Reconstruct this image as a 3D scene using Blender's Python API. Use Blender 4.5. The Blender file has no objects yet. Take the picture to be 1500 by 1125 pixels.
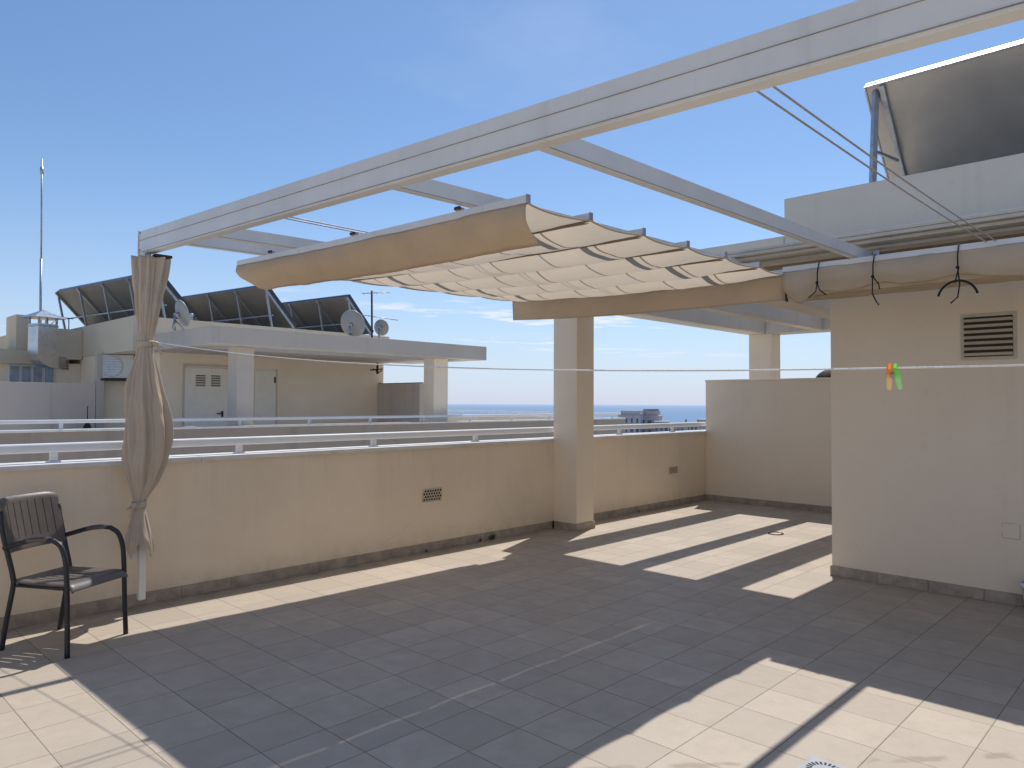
import bpy, bmesh, math, random
from mathutils import Vector, Matrix, noise
random.seed(7)
R = math.radians
scene = bpy.context.scene
COL = scene.collection

# ------------------------------------------------------------------ helpers
class MB:
    """collects shapes and links them as one mesh object"""
    def __init__(s): s.bm = bmesh.new()
    def box(s, x0, x1, y0, y1, z0, z1, bevel=0.0, rot=None, at=None, seg=2):
        b = bmesh.new()
        bmesh.ops.create_cube(b, size=1.0)
        bmesh.ops.scale(b, vec=(abs(x1-x0), abs(y1-y0), abs(z1-z0)), verts=b.verts)
        if bevel > 0:
            bmesh.ops.bevel(b, geom=b.edges[:], offset=bevel, segments=seg, affect='EDGES', profile=0.6)
        M = Matrix.Translation(((x0+x1)/2, (y0+y1)/2, (z0+z1)/2))
        if rot is not None: M = M @ rot
        if at is not None: M = at @ M
        s._add(b, M); return s
    def _add(s, b, M=None):
        if M is not None: bmesh.ops.transform(b, matrix=M, verts=b.verts)
        me = bpy.data.meshes.new('tmp'); b.to_mesh(me); b.free()
        s.bm.from_mesh(me); bpy.data.meshes.remove(me)
    def beam(s, p, q, w, h, bevel=0.004, up=Vector((0,0,1))):
        """rectangular bar from p to q, w across, h along up"""
        p = Vector(p); q = Vector(q); d = q-p; L = d.length; d.normalize()
        side = d.cross(up); side.normalize(); u = side.cross(d)
        M = Matrix((( d.x, side.x, u.x, 0),(d.y, side.y, u.y, 0),(d.z, side.z, u.z, 0),(0,0,0,1)))
        M.translation = (p+q)/2
        b = bmesh.new(); bmesh.ops.create_cube(b, size=1.0)
        bmesh.ops.scale(b, vec=(L, w, h), verts=b.verts)
        if bevel > 0: bmesh.ops.bevel(b, geom=b.edges[:], offset=bevel, segments=2, affect='EDGES')
        s._add(b, M); return s
    def tube(s, pts, r, n=10, cap=True):
        pts = [Vector(p) for p in pts]; bm = s.bm; rings = []
        rr = r if isinstance(r, (list, tuple)) else [r]*len(pts)
        prev = None
        for i, p in enumerate(pts):
            t = (pts[min(i+1, len(pts)-1)] - pts[max(i-1, 0)]).normalized()
            if prev is None:
                a = Vector((0,0,1)) if abs(t.z) < .9 else Vector((1,0,0))
                e = t.cross(a).normalized()
            else:
                e = (prev - t*prev.dot(t)).normalized()
            prev = e; f = t.cross(e)
            rings.append([bm.verts.new(p + (e*math.cos(k*2*math.pi/n) + f*math.sin(k*2*math.pi/n))*rr[i]) for k in range(n)])
        for a, b in zip(rings[:-1], rings[1:]):
            for k in range(n):
                fc = bm.faces.new((a[k], a[(k+1)%n], b[(k+1)%n], b[k])); fc.smooth = True
        if cap:
            bm.faces.new(rings[0][::-1]); bm.faces.new(rings[-1])
        return s
    def lathe(s, prof, n=24, at=Matrix.Identity(4), sx=1, sy=1):
        bm = s.bm; rings = []
        for (r, z) in prof:
            rings.append([bm.verts.new(at @ Vector((max(r,1e-4)*sx*math.cos(2*math.pi*k/n), max(r,1e-4)*sy*math.sin(2*math.pi*k/n), z))) for k in range(n)])
        for a, b in zip(rings[:-1], rings[1:]):
            for k in range(n):
                fc = bm.faces.new((a[k], a[(k+1)%n], b[(k+1)%n], b[k])); fc.smooth = True
        return s
    def grid(s, fn, nu, nv, skip=None, smooth=True, wrap=False):
        bm = s.bm
        V = [[bm.verts.new(fn(i/nu, j/nv)) for j in range(nv+1)] for i in range(nu if wrap else nu+1)]
        for i in range(nu):
            for j in range(nv):
                if skip and skip(i, j): continue
                f = bm.faces.new((V[i][j], V[(i+1) % len(V)][j], V[(i+1) % len(V)][j+1], V[i][j+1])); f.smooth = smooth
        return s
    def quad(s, pts):
        s.bm.faces.new([s.bm.verts.new(p) for p in pts]); return s
    def build(s, name, mat, parent=None, recalc=True):
        if recalc: bmesh.ops.recalc_face_normals(s.bm, faces=s.bm.faces)
        me = bpy.data.meshes.new(name); s.bm.to_mesh(me); s.bm.free()
        me.materials.append(mat)
        o = bpy.data.objects.new(name, me); COL.objects.link(o)
        if parent is not None:
            o.parent = parent
            o.matrix_parent_inverse = parent_world(parent).inverted()
        return o

def parent_world(o):
    M = o.matrix_basis.copy()
    while o.parent is not None:
        M = o.parent.matrix_basis @ o.matrix_parent_inverse @ M if False else (o.parent.matrix_basis @ o.matrix_parent_inverse @ M)
        o = o.parent
    return M

def thing(name, label, cat, loc, group=None):
    o = bpy.data.objects.new(name, None); COL.objects.link(o)
    o.empty_display_size = .1
    o.location = loc
    o['label'] = label; o['category'] = cat
    if group: o['group'] = group
    return o
def tag(o, label, cat, group=None):
    o['label'] = label; o['category'] = cat
    if group: o['group'] = group
    return o
def structure(o): o['kind'] = 'structure'; return o
def children(o): return [c for c in COL.objects if c.parent == o]
def dup(root, loc, label, group=None):
    r = root.copy(); COL.objects.link(r); r.location = loc; r['label'] = label
    if group: r['group'] = group
    for ch in children(root):
        c = ch.copy(); COL.objects.link(c); c.parent = r
        for g in children(ch):
            d = g.copy(); COL.objects.link(d); d.parent = c
    return r
def solidify(o, t, off=0):
    m = o.modifiers.new('solid', 'SOLIDIFY'); m.thickness = t; m.offset = off; return o

# ------------------------------------------------------------------ materials
class NT:
    def __init__(s, name):
        s.m = bpy.data.materials.new(name); s.m.use_nodes = True
        s.t = s.m.node_tree; s.t.nodes.clear()
        s.out = s.t.nodes.new('ShaderNodeOutputMaterial')
    def n(s, typ, **kw):
        x = s.t.nodes.new(typ)
        for k, v in kw.items():
            if k == 'inp':
                for kk, vv in v.items(): 
                    if hasattr(vv, 'is_linked') or isinstance(vv, bpy.types.NodeSocket): s.t.links.new(vv, x.inputs[kk])
                    else: x.inputs[kk].default_value = vv
            else: setattr(x, k, v)
        return x
    def math(s, op, a, b=None, clamp=False):
        x = s.n('ShaderNodeMath', operation=op, use_clamp=clamp)
        for i, v in enumerate((a, b)):
            if v is None: continue
            if isinstance(v, bpy.types.NodeSocket): s.t.links.new(v, x.inputs[i])
            else: x.inputs[i].default_value = v
        return x.outputs[0]
    def mix(s, fac, a, b, blend='MIX'):
        x = s.n('ShaderNodeMix', data_type='RGBA', blend_type=blend)
        for k, v in ((0, fac), (6, a), (7, b)):
            if isinstance(v, bpy.types.NodeSocket): s.t.links.new(v, x.inputs[k])
            else: x.inputs[k].default_value = v if k == 0 else (*v, 1) if len(v) == 3 else v
        return x.outputs[2]
    def pos(s): return s.n('ShaderNodeNewGeometry').outputs['Position']
    def noise(s, vec, scale, detail=4, rough=.55):
        return s.n('ShaderNodeTexNoise', inp={'Vector': vec, 'Scale': scale, 'Detail': detail, 'Roughness': rough}).outputs['Fac']
    def mapping(s, vec, scale): 
        return s.n('ShaderNodeMapping', inp={'Vector': vec, 'Scale': scale}).outputs[0]
    def ramp(s, fac, lo, hi, a=0.0, b=1.0):
        return s.n('ShaderNodeMapRange', inp={'Value': fac, 'From Min': lo, 'From Max': hi, 'To Min': a, 'To Max': b}).outputs[0]
    def finish(s, col, rough=.7, metal=0., bump=None, bstr=.2, bdist=.01, spec=.4):
        p = s.n('ShaderNodeBsdfPrincipled')
        for k, v in (('Base Color', col), ('Roughness', rough), ('Metallic', metal), ('Specular IOR Level', spec)):
            if isinstance(v, bpy.types.NodeSocket): s.t.links.new(v, p.inputs[k])
            else: p.inputs[k].default_value = (*v, 1) if isinstance(v, tuple) else v
        if bump is not None:
            b = s.n('ShaderNodeBump', inp={'Strength': bstr, 'Distance': bdist, 'Height': bump})
            s.t.links.new(b.outputs[0], p.inputs['Normal'])
        s.t.links.new(p.outputs[0], s.out.inputs[0])
        return s.m

def plaster(name, col, dirt=(.30, .25, .19), amount=.5, streak=.35):
    t = NT(name); P = t.pos()
    big = t.noise(P, .7, 5, .6)
    st = t.noise(t.mapping(P, (3.2, 3.2, .16)), 1.0, 5, .65)
    sp = t.noise(P, 9, 4, .6)
    fine = t.noise(P, 160, 3, .6)
    f1 = t.ramp(big, .42, .75, 0, amount)
    c = t.mix(f1, col, tuple(x*.80 for x in col))
    f2 = t.ramp(st, .56, .80, 0, streak)
    c = t.mix(f2, c, dirt)
    f3 = t.ramp(sp, .62, .8, 0, .12)
    c = t.mix(f3, c, dirt)
    h = t.math('ADD', t.math('MULTIPLY', fine, .7), t.math('MULTIPLY', t.noise(P, 30, 3), .6))
    return t.finish(c, .85, 0, h, .35, .004, .25)

def parapet_plaster(name, col, dirt):
    t = NT(name); P = t.pos(); sx = t.n('ShaderNodeSeparateXYZ', inp={0: P}); Z = sx.outputs[2]
    big = t.noise(P, .8, 5, .6); fine = t.noise(P, 160, 3, .6); sp = t.noise(P, 8, 4, .6)
    c = t.mix(t.ramp(big, .40, .72, 0, .55), col, tuple(x*.80 for x in col))
    st = t.noise(t.mapping(P, (2.6, 2.6, .12)), 1.0, 5, .65)
    c = t.mix(t.math('MULTIPLY', t.ramp(st, .54, .78, 0, .30), t.ramp(Z, .2, 1.05, .25, 1)), c, dirt)
    nar = t.noise(t.mapping(P, (11, 11, .5)), 1.0, 3, .6)
    c = t.mix(t.math('MULTIPLY', t.ramp(nar, .60, .76, 0, .14), t.ramp(Z, .72, 1.06, 0, 1)), c, (.26, .20, .14))
    c = t.mix(t.math('MULTIPLY', t.ramp(Z, .09, .26, 1, 0), t.ramp(sp, .40, .70, 0, .22)), c, (.30, .24, .17))
    c = t.mix(t.ramp(sp, .64, .8, 0, .14), c, dirt)
    wp = t.n('ShaderNodeVectorMath', operation='ADD', inp={0: P, 1: t.n('ShaderNodeTexNoise', inp={'Vector': P, 'Scale': .8, 'Detail': 5.}).outputs['Color']}).outputs[0]
    vo = t.n('ShaderNodeTexVoronoi', feature='DISTANCE_TO_EDGE', inp={'Vector': wp, 'Scale': .85}).outputs['Distance']
    crack = t.math('MULTIPLY', t.ramp(vo, .0015, .005, 1, 0), t.ramp(t.noise(P, .9, 2), .54, .62, 0, .09))
    c = t.mix(crack, c, (.22, .17, .12))
    h = t.math('ADD', t.math('MULTIPLY', fine, .7), t.math('MULTIPLY', t.noise(P, 26, 3), .7))
    h = t.math('SUBTRACT', h, t.math('MULTIPLY', crack, .8))
    return t.finish(c, .85, 0, h, .4, .004, .25)

def simple(name, col, rough=.5, metal=0., var=.12, scale=6., bump=0., bscale=80, spec=.4, streak=0):
    t = NT(name); P = t.pos()
    n = t.noise(P, scale, 5, .6)
    c = t.mix(t.ramp(n, .35, .75, 0, 1), tuple(min(1, x*(1+var)) for x in col), tuple(x*(1-var) for x in col))
    if streak:
        sN = t.noise(t.mapping(P, (9, 9, .8)), 1.0, 4, .6)
        c = t.mix(t.ramp(sN, .6, .8, 0, streak), c, (.2, .17, .13))
    r = t.ramp(t.noise(P, scale*3, 4), .3, .7, rough*.85, min(1, rough*1.15))
    return t.finish(c, r, metal, t.noise(P, bscale, 3) if bump else None, bump, .003, spec)

def tile_material():
    t = NT('floor_tiles'); P = t.pos()
    sx = t.n('ShaderNodeSeparateXYZ', inp={0: P})
    S = 0.3345
    u = t.math('DIVIDE', t.math('SUBTRACT', sx.outputs[0], 1.975), S)
    v = t.math('DIVIDE', t.math('SUBTRACT', sx.outputs[1], .82), S*.996)
    iu, iv = t.math('FLOOR', u), t.math('FLOOR', v)
    fu, fv = t.math('FRACT', u), t.math('FRACT', v)
    eu = t.math('MINIMUM', fu, t.math('SUBTRACT', 1, fu))
    ev = t.math('MINIMUM', fv, t.math('SUBTRACT', 1, fv))
    e = t.math('MINIMUM', eu, ev)
    wob = t.math('MULTIPLY', t.math('SUBTRACT', t.noise(P, 25, 3), .5), .004)
    e = t.math('ADD', e, wob)
    joint = t.ramp(e, .0042, .0078, 1, 0)
    idv = t.n('ShaderNodeCombineXYZ', inp={0: iu, 1: iv, 2: 3.3}).outputs[0]
    rnd = t.n('ShaderNodeTexWhiteNoise', noise_dimensions='3D', inp={'Vector': idv})
    rc = rnd.outputs['Value']
    # each tile its own cloudy print
    off = t.n('ShaderNodeVectorMath', operation='SCALE', inp={0: rnd.outputs['Color'], 'Scale': 40.}).outputs[0]
    pv = t.n('ShaderNodeVectorMath', operation='ADD', inp={0: P, 1: off}).outputs[0]
    cl = t.noise(pv, 6.5, 6, .62)
    fine = t.noise(pv, 60, 4, .6)
    big = t.noise(P, .55, 4, .6)
    base = t.mix(t.ramp(cl, .32, .70, 0, 1), (.560, .468, .360), (.475, .392, .297))
    base = t.mix(t.ramp(rc, 0, 1, 0, .62), base, (.40, .332, .257))
    base = t.mix(t.ramp(fine, .55, .8, 0, .25), base, (.30, .25, .20))
    base = t.mix(t.ramp(big, .45, .75, 0, .30), base, (.375, .312, .243))
    # old water marks along the low line of the floor
    X, Y = sx.outputs[0], sx.outputs[1]
    d = t.math('ADD', t.math('MULTIPLY', t.math('SUBTRACT', X, 2.98), .671), t.math('MULTIPLY', t.math('SUBTRACT', Y, 1.62), .741))
    d = t.math('ADD', d, t.math('MULTIPLY', t.math('SUBTRACT', t.noise(P, 6, 3), .5), .10))
    band = t.ramp(t.math('ABSOLUTE', d), .012, .03, 1, 0)
    band = t.math('MULTIPLY', band, t.ramp(t.noise(P, 4.5, 2), .47, .57, 0, .55))
    base = t.mix(band, base, (.27, .20, .13))
    # patchy darkening toward the parapet
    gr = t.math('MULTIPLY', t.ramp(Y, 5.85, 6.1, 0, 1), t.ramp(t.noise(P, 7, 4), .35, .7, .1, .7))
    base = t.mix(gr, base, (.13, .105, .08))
    jn = t.noise(P, 2.2, 3)
    jc = t.mix(t.ramp(jn, .35, .65, 0, 1), (.10, .078, .058), (.20, .155, .11))
    col = t.mix(t.math('MULTIPLY', joint, .86), base, jc)
    hgt = t.math('ADD', t.math('MULTIPLY', t.ramp(e, .004, .016, 0, 1), 1.0), t.math('MULTIPLY', t.math('ADD', fine, t.math('MULTIPLY', rc, .5)), .10))
    rough = t.ramp(cl, .3, .7, .42, .62)
    rough = t.math('MAXIMUM', rough, t.math('MULTIPLY', joint, .9))
    return t.finish(col, rough, 0, hgt, .35, .004, .35)

def cloth(name, col, trans, seams=False, tcol=None, dirt=.25):
    t = NT(name); P = t.pos()
    n = t.noise(P, 3.5, 5, .6); w = t.noise(P, 420, 2)
    c = t.mix(t.ramp(n, .4, .75, 0, dirt), col, tuple(x*.62 for x in col))
    st = t.noise(t.mapping(P, (7, 1.2, 1.5)), 1.3, 4)
    c = t.mix(t.ramp(st, .58, .8, 0, dirt), c, tuple(x*.6 for x in col))
    tr = trans; tc = t.mix(t.ramp(n, .4, .75, 0, .25), tcol or col, tuple(x*.75 for x in (tcol or col)))
    if seams:
        sx = t.n('ShaderNodeSeparateXYZ', inp={0: P}); Y = sx.outputs[1]
        f = t.math('FRACT', t.math('DIVIDE', t.math('SUBTRACT', Y, 3.005), .505))
        f = t.math('MINIMUM', f, t.math('SUBTRACT', 1, f))
        sm = t.ramp(f, .012, .022, 1, 0)
        tc = t.mix(sm, tc, tuple(x*.30 for x in (tcol or col)))
        c = t.mix(sm, c, tuple(x*.55 for x in col))
    wr = t.noise(t.mapping(P, (5, 2.2, 5)), 1.6, 4)
    h = t.math('ADD', t.math('MULTIPLY', wr, 1.0), t.math('MULTIPLY', w, .03))
    b = t.n('ShaderNodeBump', inp={'Strength': .45, 'Distance': .02, 'Height': h})
    d = t.n('ShaderNodeBsdfDiffuse', inp={'Color': c, 'Normal': b.outputs[0]})
    q = t.n('ShaderNodeBsdfTranslucent', inp={'Color': tc, 'Normal': b.outputs[0]})
    m = t.n('ShaderNodeMixShader', inp={0: tr, 1: d.outputs[0], 2: q.outputs[0]})
    res = m.outputs[0]
    if seams:                                  # slit added in one seam to throw a sun streak on the floor
        gap = t.ramp(t.math('ABSOLUTE', t.math('SUBTRACT', Y, 3.51)), .0011, .0013, 1, 0)
        tp_ = t.n('ShaderNodeBsdfTransparent')
        res = t.n('ShaderNodeMixShader', inp={0: gap, 1: res, 2: tp_.outputs[0]}).outputs[0]
    t.t.links.new(res, t.out.inputs[0]); return t.m

M = {}
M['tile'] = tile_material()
M['wall'] = plaster('cream_plaster', (.87, .755, .60), dirt=(.40, .33, .25), amount=.35, streak=.12)
M['wall_dirty'] = parapet_plaster('parapet_plaster', (.87, .74, .565), (.46, .375, .28))
M['pale'] = plaster('pale_fascia_paint', (.66, .61, .53), dirt=(.26, .25, .23), streak=.25)
M['nwall'] = plaster('neighbour_yellow_plaster', (.92, .785, .61), streak=.12)
M['npale'] = plaster('neighbour_fascia_paint', (.55, .49, .425), dirt=(.26, .25, .24), streak=.3)
M['ngrey'] = plaster('neighbour_grey_plaster', (.345, .295, .245), dirt=(.22, .18, .16), streak=.6)
M['ntan'] = plaster('neighbour_tan_plaster', (.68, .585, .44), streak=.2)
M['skirt'] = simple('skirting_stone', (.36, .305, .245), .6, var=.3, scale=9, bump=.2, streak=.7)
M['coping'] = simple('white_coping_stone', (.68, .66, .62), .55, var=.12, scale=5, bump=.15, streak=.25)
M['whitemetal'] = simple('white_lacquered_aluminium', (.72, .72, .70), .38, var=.06, scale=3, spec=.5, streak=.13)
M['rail'] = simple('white_painted_steel', (.74, .74, .74), .32, var=.05, scale=4, spec=.5)
M['canopy'] = cloth('sand_canvas', (.50, .405, .305), .56, True, (.56, .465, .355))
M['valance'] = cloth('sand_canvas_double', (.74, .60, .43), .34, False, (.72, .56, .37))
M['valance_back'] = cloth('taupe_canvas', (.63, .52, .395), .14, False, (.45, .36, .27))
M['curtain'] = cloth('beige_curtain_cloth', (.66, .555, .44), .16, False, (.45, .36, .26), .2)
M['tube'] = simple('dark_coated_steel', (.022, .024, .030), .42, var=.2, spec=.45)
M['resin'] = simple('taupe_resin', (.125, .105, .092), .42, var=.10, scale=12, bump=.1, bscale=220, spec=.45)
M['dark'] = simple('dark_parts_and_hole_shade', (.03, .028, .026), .8, var=.2)  # plain dark parts; on holes and gaps it paints their shade
M['rust'] = simple('brown_varnished_wood', (.075, .03, .022), .6, var=.35, scale=20)
M['groove'] = simple('dirty_joint', (.27, .245, .205), .8, var=.3, scale=8)
M['steel'] = simple('stainless_steel', (.55, .55, .56), .26, 1., var=.12, scale=3)
M['alu'] = simple('galvanised_steel', (.42, .43, .45), .45, .75, var=.2, scale=14)
M['panelback'] = simple('dull_panel_back', (.21, .19, .165), .5, .15, var=.12, scale=2)
M['backsheet'] = simple('aluminium_back_sheet', (.45, .41, .36), .36, .55, var=.18, scale=1.2)
M['cell'] = simple('black_solar_glass', (.012, .014, .022), .12, var=.2, spec=.6)
M['door'] = simple('cream_painted_door', (.82, .76, .65), .5, var=.05)
M['frame'] = simple('cream_painted_metal', (.57, .50, .39), .5, var=.08)
M['louver_in'] = simple('louver_dark_inside', (.045, .034, .026), .9, var=.2)
M['glass'] = simple('window_painted_sky', (.26, .31, .38), .15, var=.3, spec=.7)  # sky reflection painted into the pane colour
M['ac'] = simple('air_conditioner_enamel', (.62, .60, .55), .45, var=.06)
M['dish'] = simple('grey_dish_paint', (.36, .355, .34), .5, var=.06)
M['rope'] = simple('white_nylon_rope', (.78, .77, .74), .7, var=.08, scale=60)
M['cord'] = simple('black_cord', (.02, .018, .016), .8, var=.2)
M['greycord'] = simple('grey_guide_cable', (.36, .34, .32), .5, var=.1)
M['ceramic'] = simple('cream_ceramic_grille', (.55, .46, .35), .6, var=.1)
M['pot'] = simple('white_plastic_pot', (.74, .75, .78), .45, var=.06)
M['soil'] = simple('dry_brown_soil', (.09, .055, .04), .95, var=.4, scale=60, bump=.6)
M['drain'] = simple('grey_plastic_drain', (.42, .42, .42), .4, var=.08)
M['weed'] = simple('dull_green_leaf', (.085, .095, .045), .7, var=.4, scale=40)
M['earth'] = simple('distant_ground', (.20, .18, .145), .95, var=.35, scale=.02)
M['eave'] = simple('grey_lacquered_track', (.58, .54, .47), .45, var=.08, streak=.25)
M['eave_under'] = simple('dark_tan_soffit_shade', (.27, .225, .18), .8, var=.3, scale=5)  # soffit's brownish shade put into the colour; also the dark tan outlet box

def peg_material(name, ca, cb):
    t = NT(name); g = t.n('ShaderNodeTexCoord').outputs['Generated']
    z = t.n('ShaderNodeSeparateXYZ', inp={0: g}).outputs[2]
    c = t.mix(t.ramp(z, .40, .62, 0, 1), cb, ca)
    p = t.n('ShaderNodeBsdfPrincipled', inp={'Base Color': c, 'Roughness': .3})
    tr = t.n('ShaderNodeBsdfTranslucent', inp={'Color': c})
    m = t.n('ShaderNodeMixShader', inp={0: .45, 1: p.outputs[0], 2: tr.outputs[0]})
    t.t.links.new(m.outputs[0], t.out.inputs[0]); return t.m
M['peg_orange'] = peg_material('orange_clear_plastic', (.95, .38, .07), (.95, .76, .42))
M['peg_green'] = peg_material('green_clear_plastic', (.30, .82, .16), (.58, .90, .46))

def sea_material():
    t = NT('sea_water'); P = t.pos()
    n = t.noise(t.mapping(P, (.0006, .0006, .0006)), 1.0, 6, .6)
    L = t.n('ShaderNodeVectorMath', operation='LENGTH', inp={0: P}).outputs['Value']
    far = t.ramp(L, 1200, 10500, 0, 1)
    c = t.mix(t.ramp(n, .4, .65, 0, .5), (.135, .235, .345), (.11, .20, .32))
    c = t.mix(far, c, (.33, .40, .52))  # distance haze painted into the far water
    return t.finish(c, .75, 0, t.noise(P, .35, 4), .25, .6, .25)
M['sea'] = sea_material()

# ------------------------------------------------------------------ world
SX, SY = .54, .20                                    # light travels (-SX, -SY, -1)
sun_dir = Vector((SX, SY, 1)).normalized()
elev = math.asin(sun_dir.z)
w = bpy.data.worlds.new('World'); scene.world = w; w.use_nodes = True
nt = w.node_tree; nt.nodes.clear()
def wn(typ, **kw):
    x = nt.nodes.new(typ)
    for k, v in kw.items(): setattr(x, k, v)
    return x
sky = wn('ShaderNodeTexSky', sky_type='NISHITA')
sky.sun_disc = False; sky.sun_elevation = elev
sky.sun_rotation = math.atan2(sun_dir.x, sun_dir.y)
sky.altitude = 30; sky.air_density = 1.0; sky.dust_density = .45; sky.ozone_density = 2.2
tc = wn('ShaderNodeTexCoord')
sep = wn('ShaderNodeSeparateXYZ'); nt.links.new(tc.outputs['Generated'], sep.inputs[0])
def wmath(op, a, b=None, c=None, clamp=False):
    x = wn('ShaderNodeMath', operation=op, use_clamp=clamp)
    for i, v in enumerate((a, b, c)):
        if v is None: continue
        if isinstance(v, bpy.types.NodeSocket): nt.links.new(v, x.inputs[i])
        else: x.inputs[i].default_value = v
    return x.outputs[0]
def wramp(v, a, b, c, d):
    x = wn('ShaderNodeMapRange'); nt.links.new(v, x.inputs[0])
    for i, q in enumerate((a, b, c, d)): x.inputs[i+1].default_value = q
    return x.outputs[0]
# flat cloud layer seen from below: direction divided by its height
zc = wmath('MAXIMUM', sep.outputs[2], .015)
cu = wmath('DIVIDE', sep.outputs[0], zc); cv = wmath('DIVIDE', sep.outputs[1], zc)
cvec = wn('ShaderNodeCombineXYZ'); nt.links.new(cu, cvec.inputs[0]); nt.links.new(cv, cvec.inputs[1])
def wnoise(scale, detail, rough, off):
    mp = wn('ShaderNodeMapping'); nt.links.new(cvec.outputs[0], mp.inputs[0]); mp.inputs['Location'].default_value = off
    x = wn('ShaderNodeTexNoise'); nt.links.new(mp.outputs[0], x.inputs['Vector'])
    x.inputs['Scale'].default_value = scale; x.inputs['Detail'].default_value = detail; x.inputs['Roughness'].default_value = rough
    return x.outputs['Fac']
big = wnoise(.33, 3, .5, (3.1, 8.4, 0)); fine = wnoise(1.6, 8, .62, (1.3, 4.2, 0))
dens = wmath('ADD', wmath('MULTIPLY', big, .65), wmath('MULTIPLY', fine, .5))
low = wmath('MULTIPLY', wramp(sep.outputs[2], .05, .09, 0, 1), wramp(sep.outputs[2], .12, .155, 1, 0))
cl = wmath('MULTIPLY', wramp(dens, .645, .71, 0, .75), low, clamp=True)
# very thin high veil
veil = wmath('MULTIPLY', wramp(wnoise(.9, 7, .6, (7.7, 2.2, 0)), .56, .80, 0, .12), wramp(sep.outputs[2], .25, .45, 0, 1))
cl = wmath('ADD', cl, veil, clamp=True)
haze = wmath('POWER', wramp(sep.outputs[2], .0, .33, .84, 0), 1.9)
mixh = wn('ShaderNodeMix', data_type='RGBA'); tint = wn('ShaderNodeMix', data_type='RGBA', blend_type='MULTIPLY'); tint.inputs[0].default_value = 1
nt.links.new(sky.outputs[0], tint.inputs[6]); tint.inputs[7].default_value = (.70, .81, .91, 1)
nt.links.new(haze, mixh.inputs[0]); nt.links.new(tint.outputs[2], mixh.inputs[6])
mixh.inputs[7].default_value = (4.3, 4.75, 6.45, 1)
mixc = wn('ShaderNodeMix', data_type='RGBA'); nt.links.new(cl, mixc.inputs[0]); nt.links.new(mixh.outputs[2], mixc.inputs[6])
mixc.inputs[7].default_value = (6.2, 6.4, 6.9, 1)
bg = wn('ShaderNodeBackground'); nt.links.new(mixc.outputs[2], bg.inputs[0]); bg.inputs[1].default_value = .146
wo = wn('ShaderNodeOutputWorld'); nt.links.new(bg.outputs[0], wo.inputs[0])

sl = bpy.data.lights.new('sun', 'SUN'); sl.energy = 3.95; sl.angle = R(.53); sl.color = (1, .984, .966)
so = bpy.data.objects.new('sun', sl); COL.objects.link(so)
so.rotation_euler = sun_dir.to_track_quat('Z', 'Y').to_euler()

# ------------------------------------------------------------------ camera
f, pitch, roll, yaw = 1070., R(1.437), R(.242), R(43.86)
F0 = Vector((math.cos(yaw), math.sin(yaw), 0)); RT = Vector((math.sin(yaw), -math.cos(yaw), 0)); U0 = Vector((0,0,1))
F = F0*math.cos(pitch) + U0*math.sin(pitch); U = U0*math.cos(pitch) - F0*math.sin(pitch)
cx = RT*math.cos(roll) + U*math.sin(roll); cy = U*math.cos(roll) - RT*math.sin(roll)
cam = bpy.data.cameras.new('camera'); cam.sensor_width = 36; cam.lens = 36*f/1500
cam.clip_start = .05; cam.clip_end = 40000
co = bpy.data.objects.new('camera', cam); COL.objects.link(co)
Mc = Matrix(((cx.x, cy.x, -F.x, 0), (cx.y, cy.y, -F.y, 0), (cx.z, cy.z, -F.z, 1.6), (0,0,0,1)))
co.matrix_world = Mc
scene.camera = co
scene.view_settings.view_transform = 'Standard'; scene.view_settings.look = 'None'
scene.view_settings.exposure = 0; scene.view_settings.gamma = 1

# ------------------------------------------------------------------ setting
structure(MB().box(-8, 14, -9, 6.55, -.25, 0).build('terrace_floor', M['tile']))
GZ = -24.0
m = MB()
a0 = Vector((math.cos(R(32)), math.sin(R(32)), 0)); s0 = Vector((-a0.y, a0.x, 0))
def gp(x, y): return Vector((0,0,GZ)) + a0*x + s0*y
m.grid(lambda u, v: gp(-2500 + 3550*u, -6000 + 12000*v) - Vector((0,0, 8.0*max(0, (u-.75)/.25))), 24, 24)
structure(m.build('ground', M['earth']))
m = MB()
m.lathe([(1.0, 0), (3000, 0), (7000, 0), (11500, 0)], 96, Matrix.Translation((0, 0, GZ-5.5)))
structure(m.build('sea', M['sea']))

# ------------------------------------------------------------------ our parapet with railing
par = thing('parapet_wall', 'long low cream parapet wall along the near terrace edge behind the chair', 'wall', (2, 6.2, 0))
MB().box(-3, 12.9, 6.10, 6.36, -.2, 1.10).build('wall_body', M['wall_dirty'], par)
m = MB()
xs = [-3, -1.6, -.2, 1.2, 2.6, 4.0, 5.4, 7.1]
for a, b in zip(xs[:-1], xs[1:]): m.box(a+.002, b-.002, 6.07, 6.39, 1.1, 1.14, .006)
xs = [7.5, 8.9, 10.3, 11.7, 12.9]
for a, b in zip(xs[:-1], xs[1:]): m.box(a+.002, b-.002, 6.07, 6.39, 1.1, 1.14, .006)
m.box(7.102, 7.498, 6.118, 6.39, 1.1, 1.14, .006)
m.build('coping', M['coping'], par)
m = MB(); x = -3.0
while x < 10.98:
    b = min(x+.42, 10.98)
    if not (7.0 < b and x < 7.5): m.box(x+.0015, b-.0015, 6.086, 6.10, 0, .092, .002)
    elif x < 7.12: m.box(x+.0015, 7.115, 6.086, 6.10, 0, .092, .002)
    elif b > 7.5: m.box(7.5, b-.0015, 6.086, 6.10, 0, .092, .002)
    x += .42
m.build('skirting', M['skirt'], par)
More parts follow.
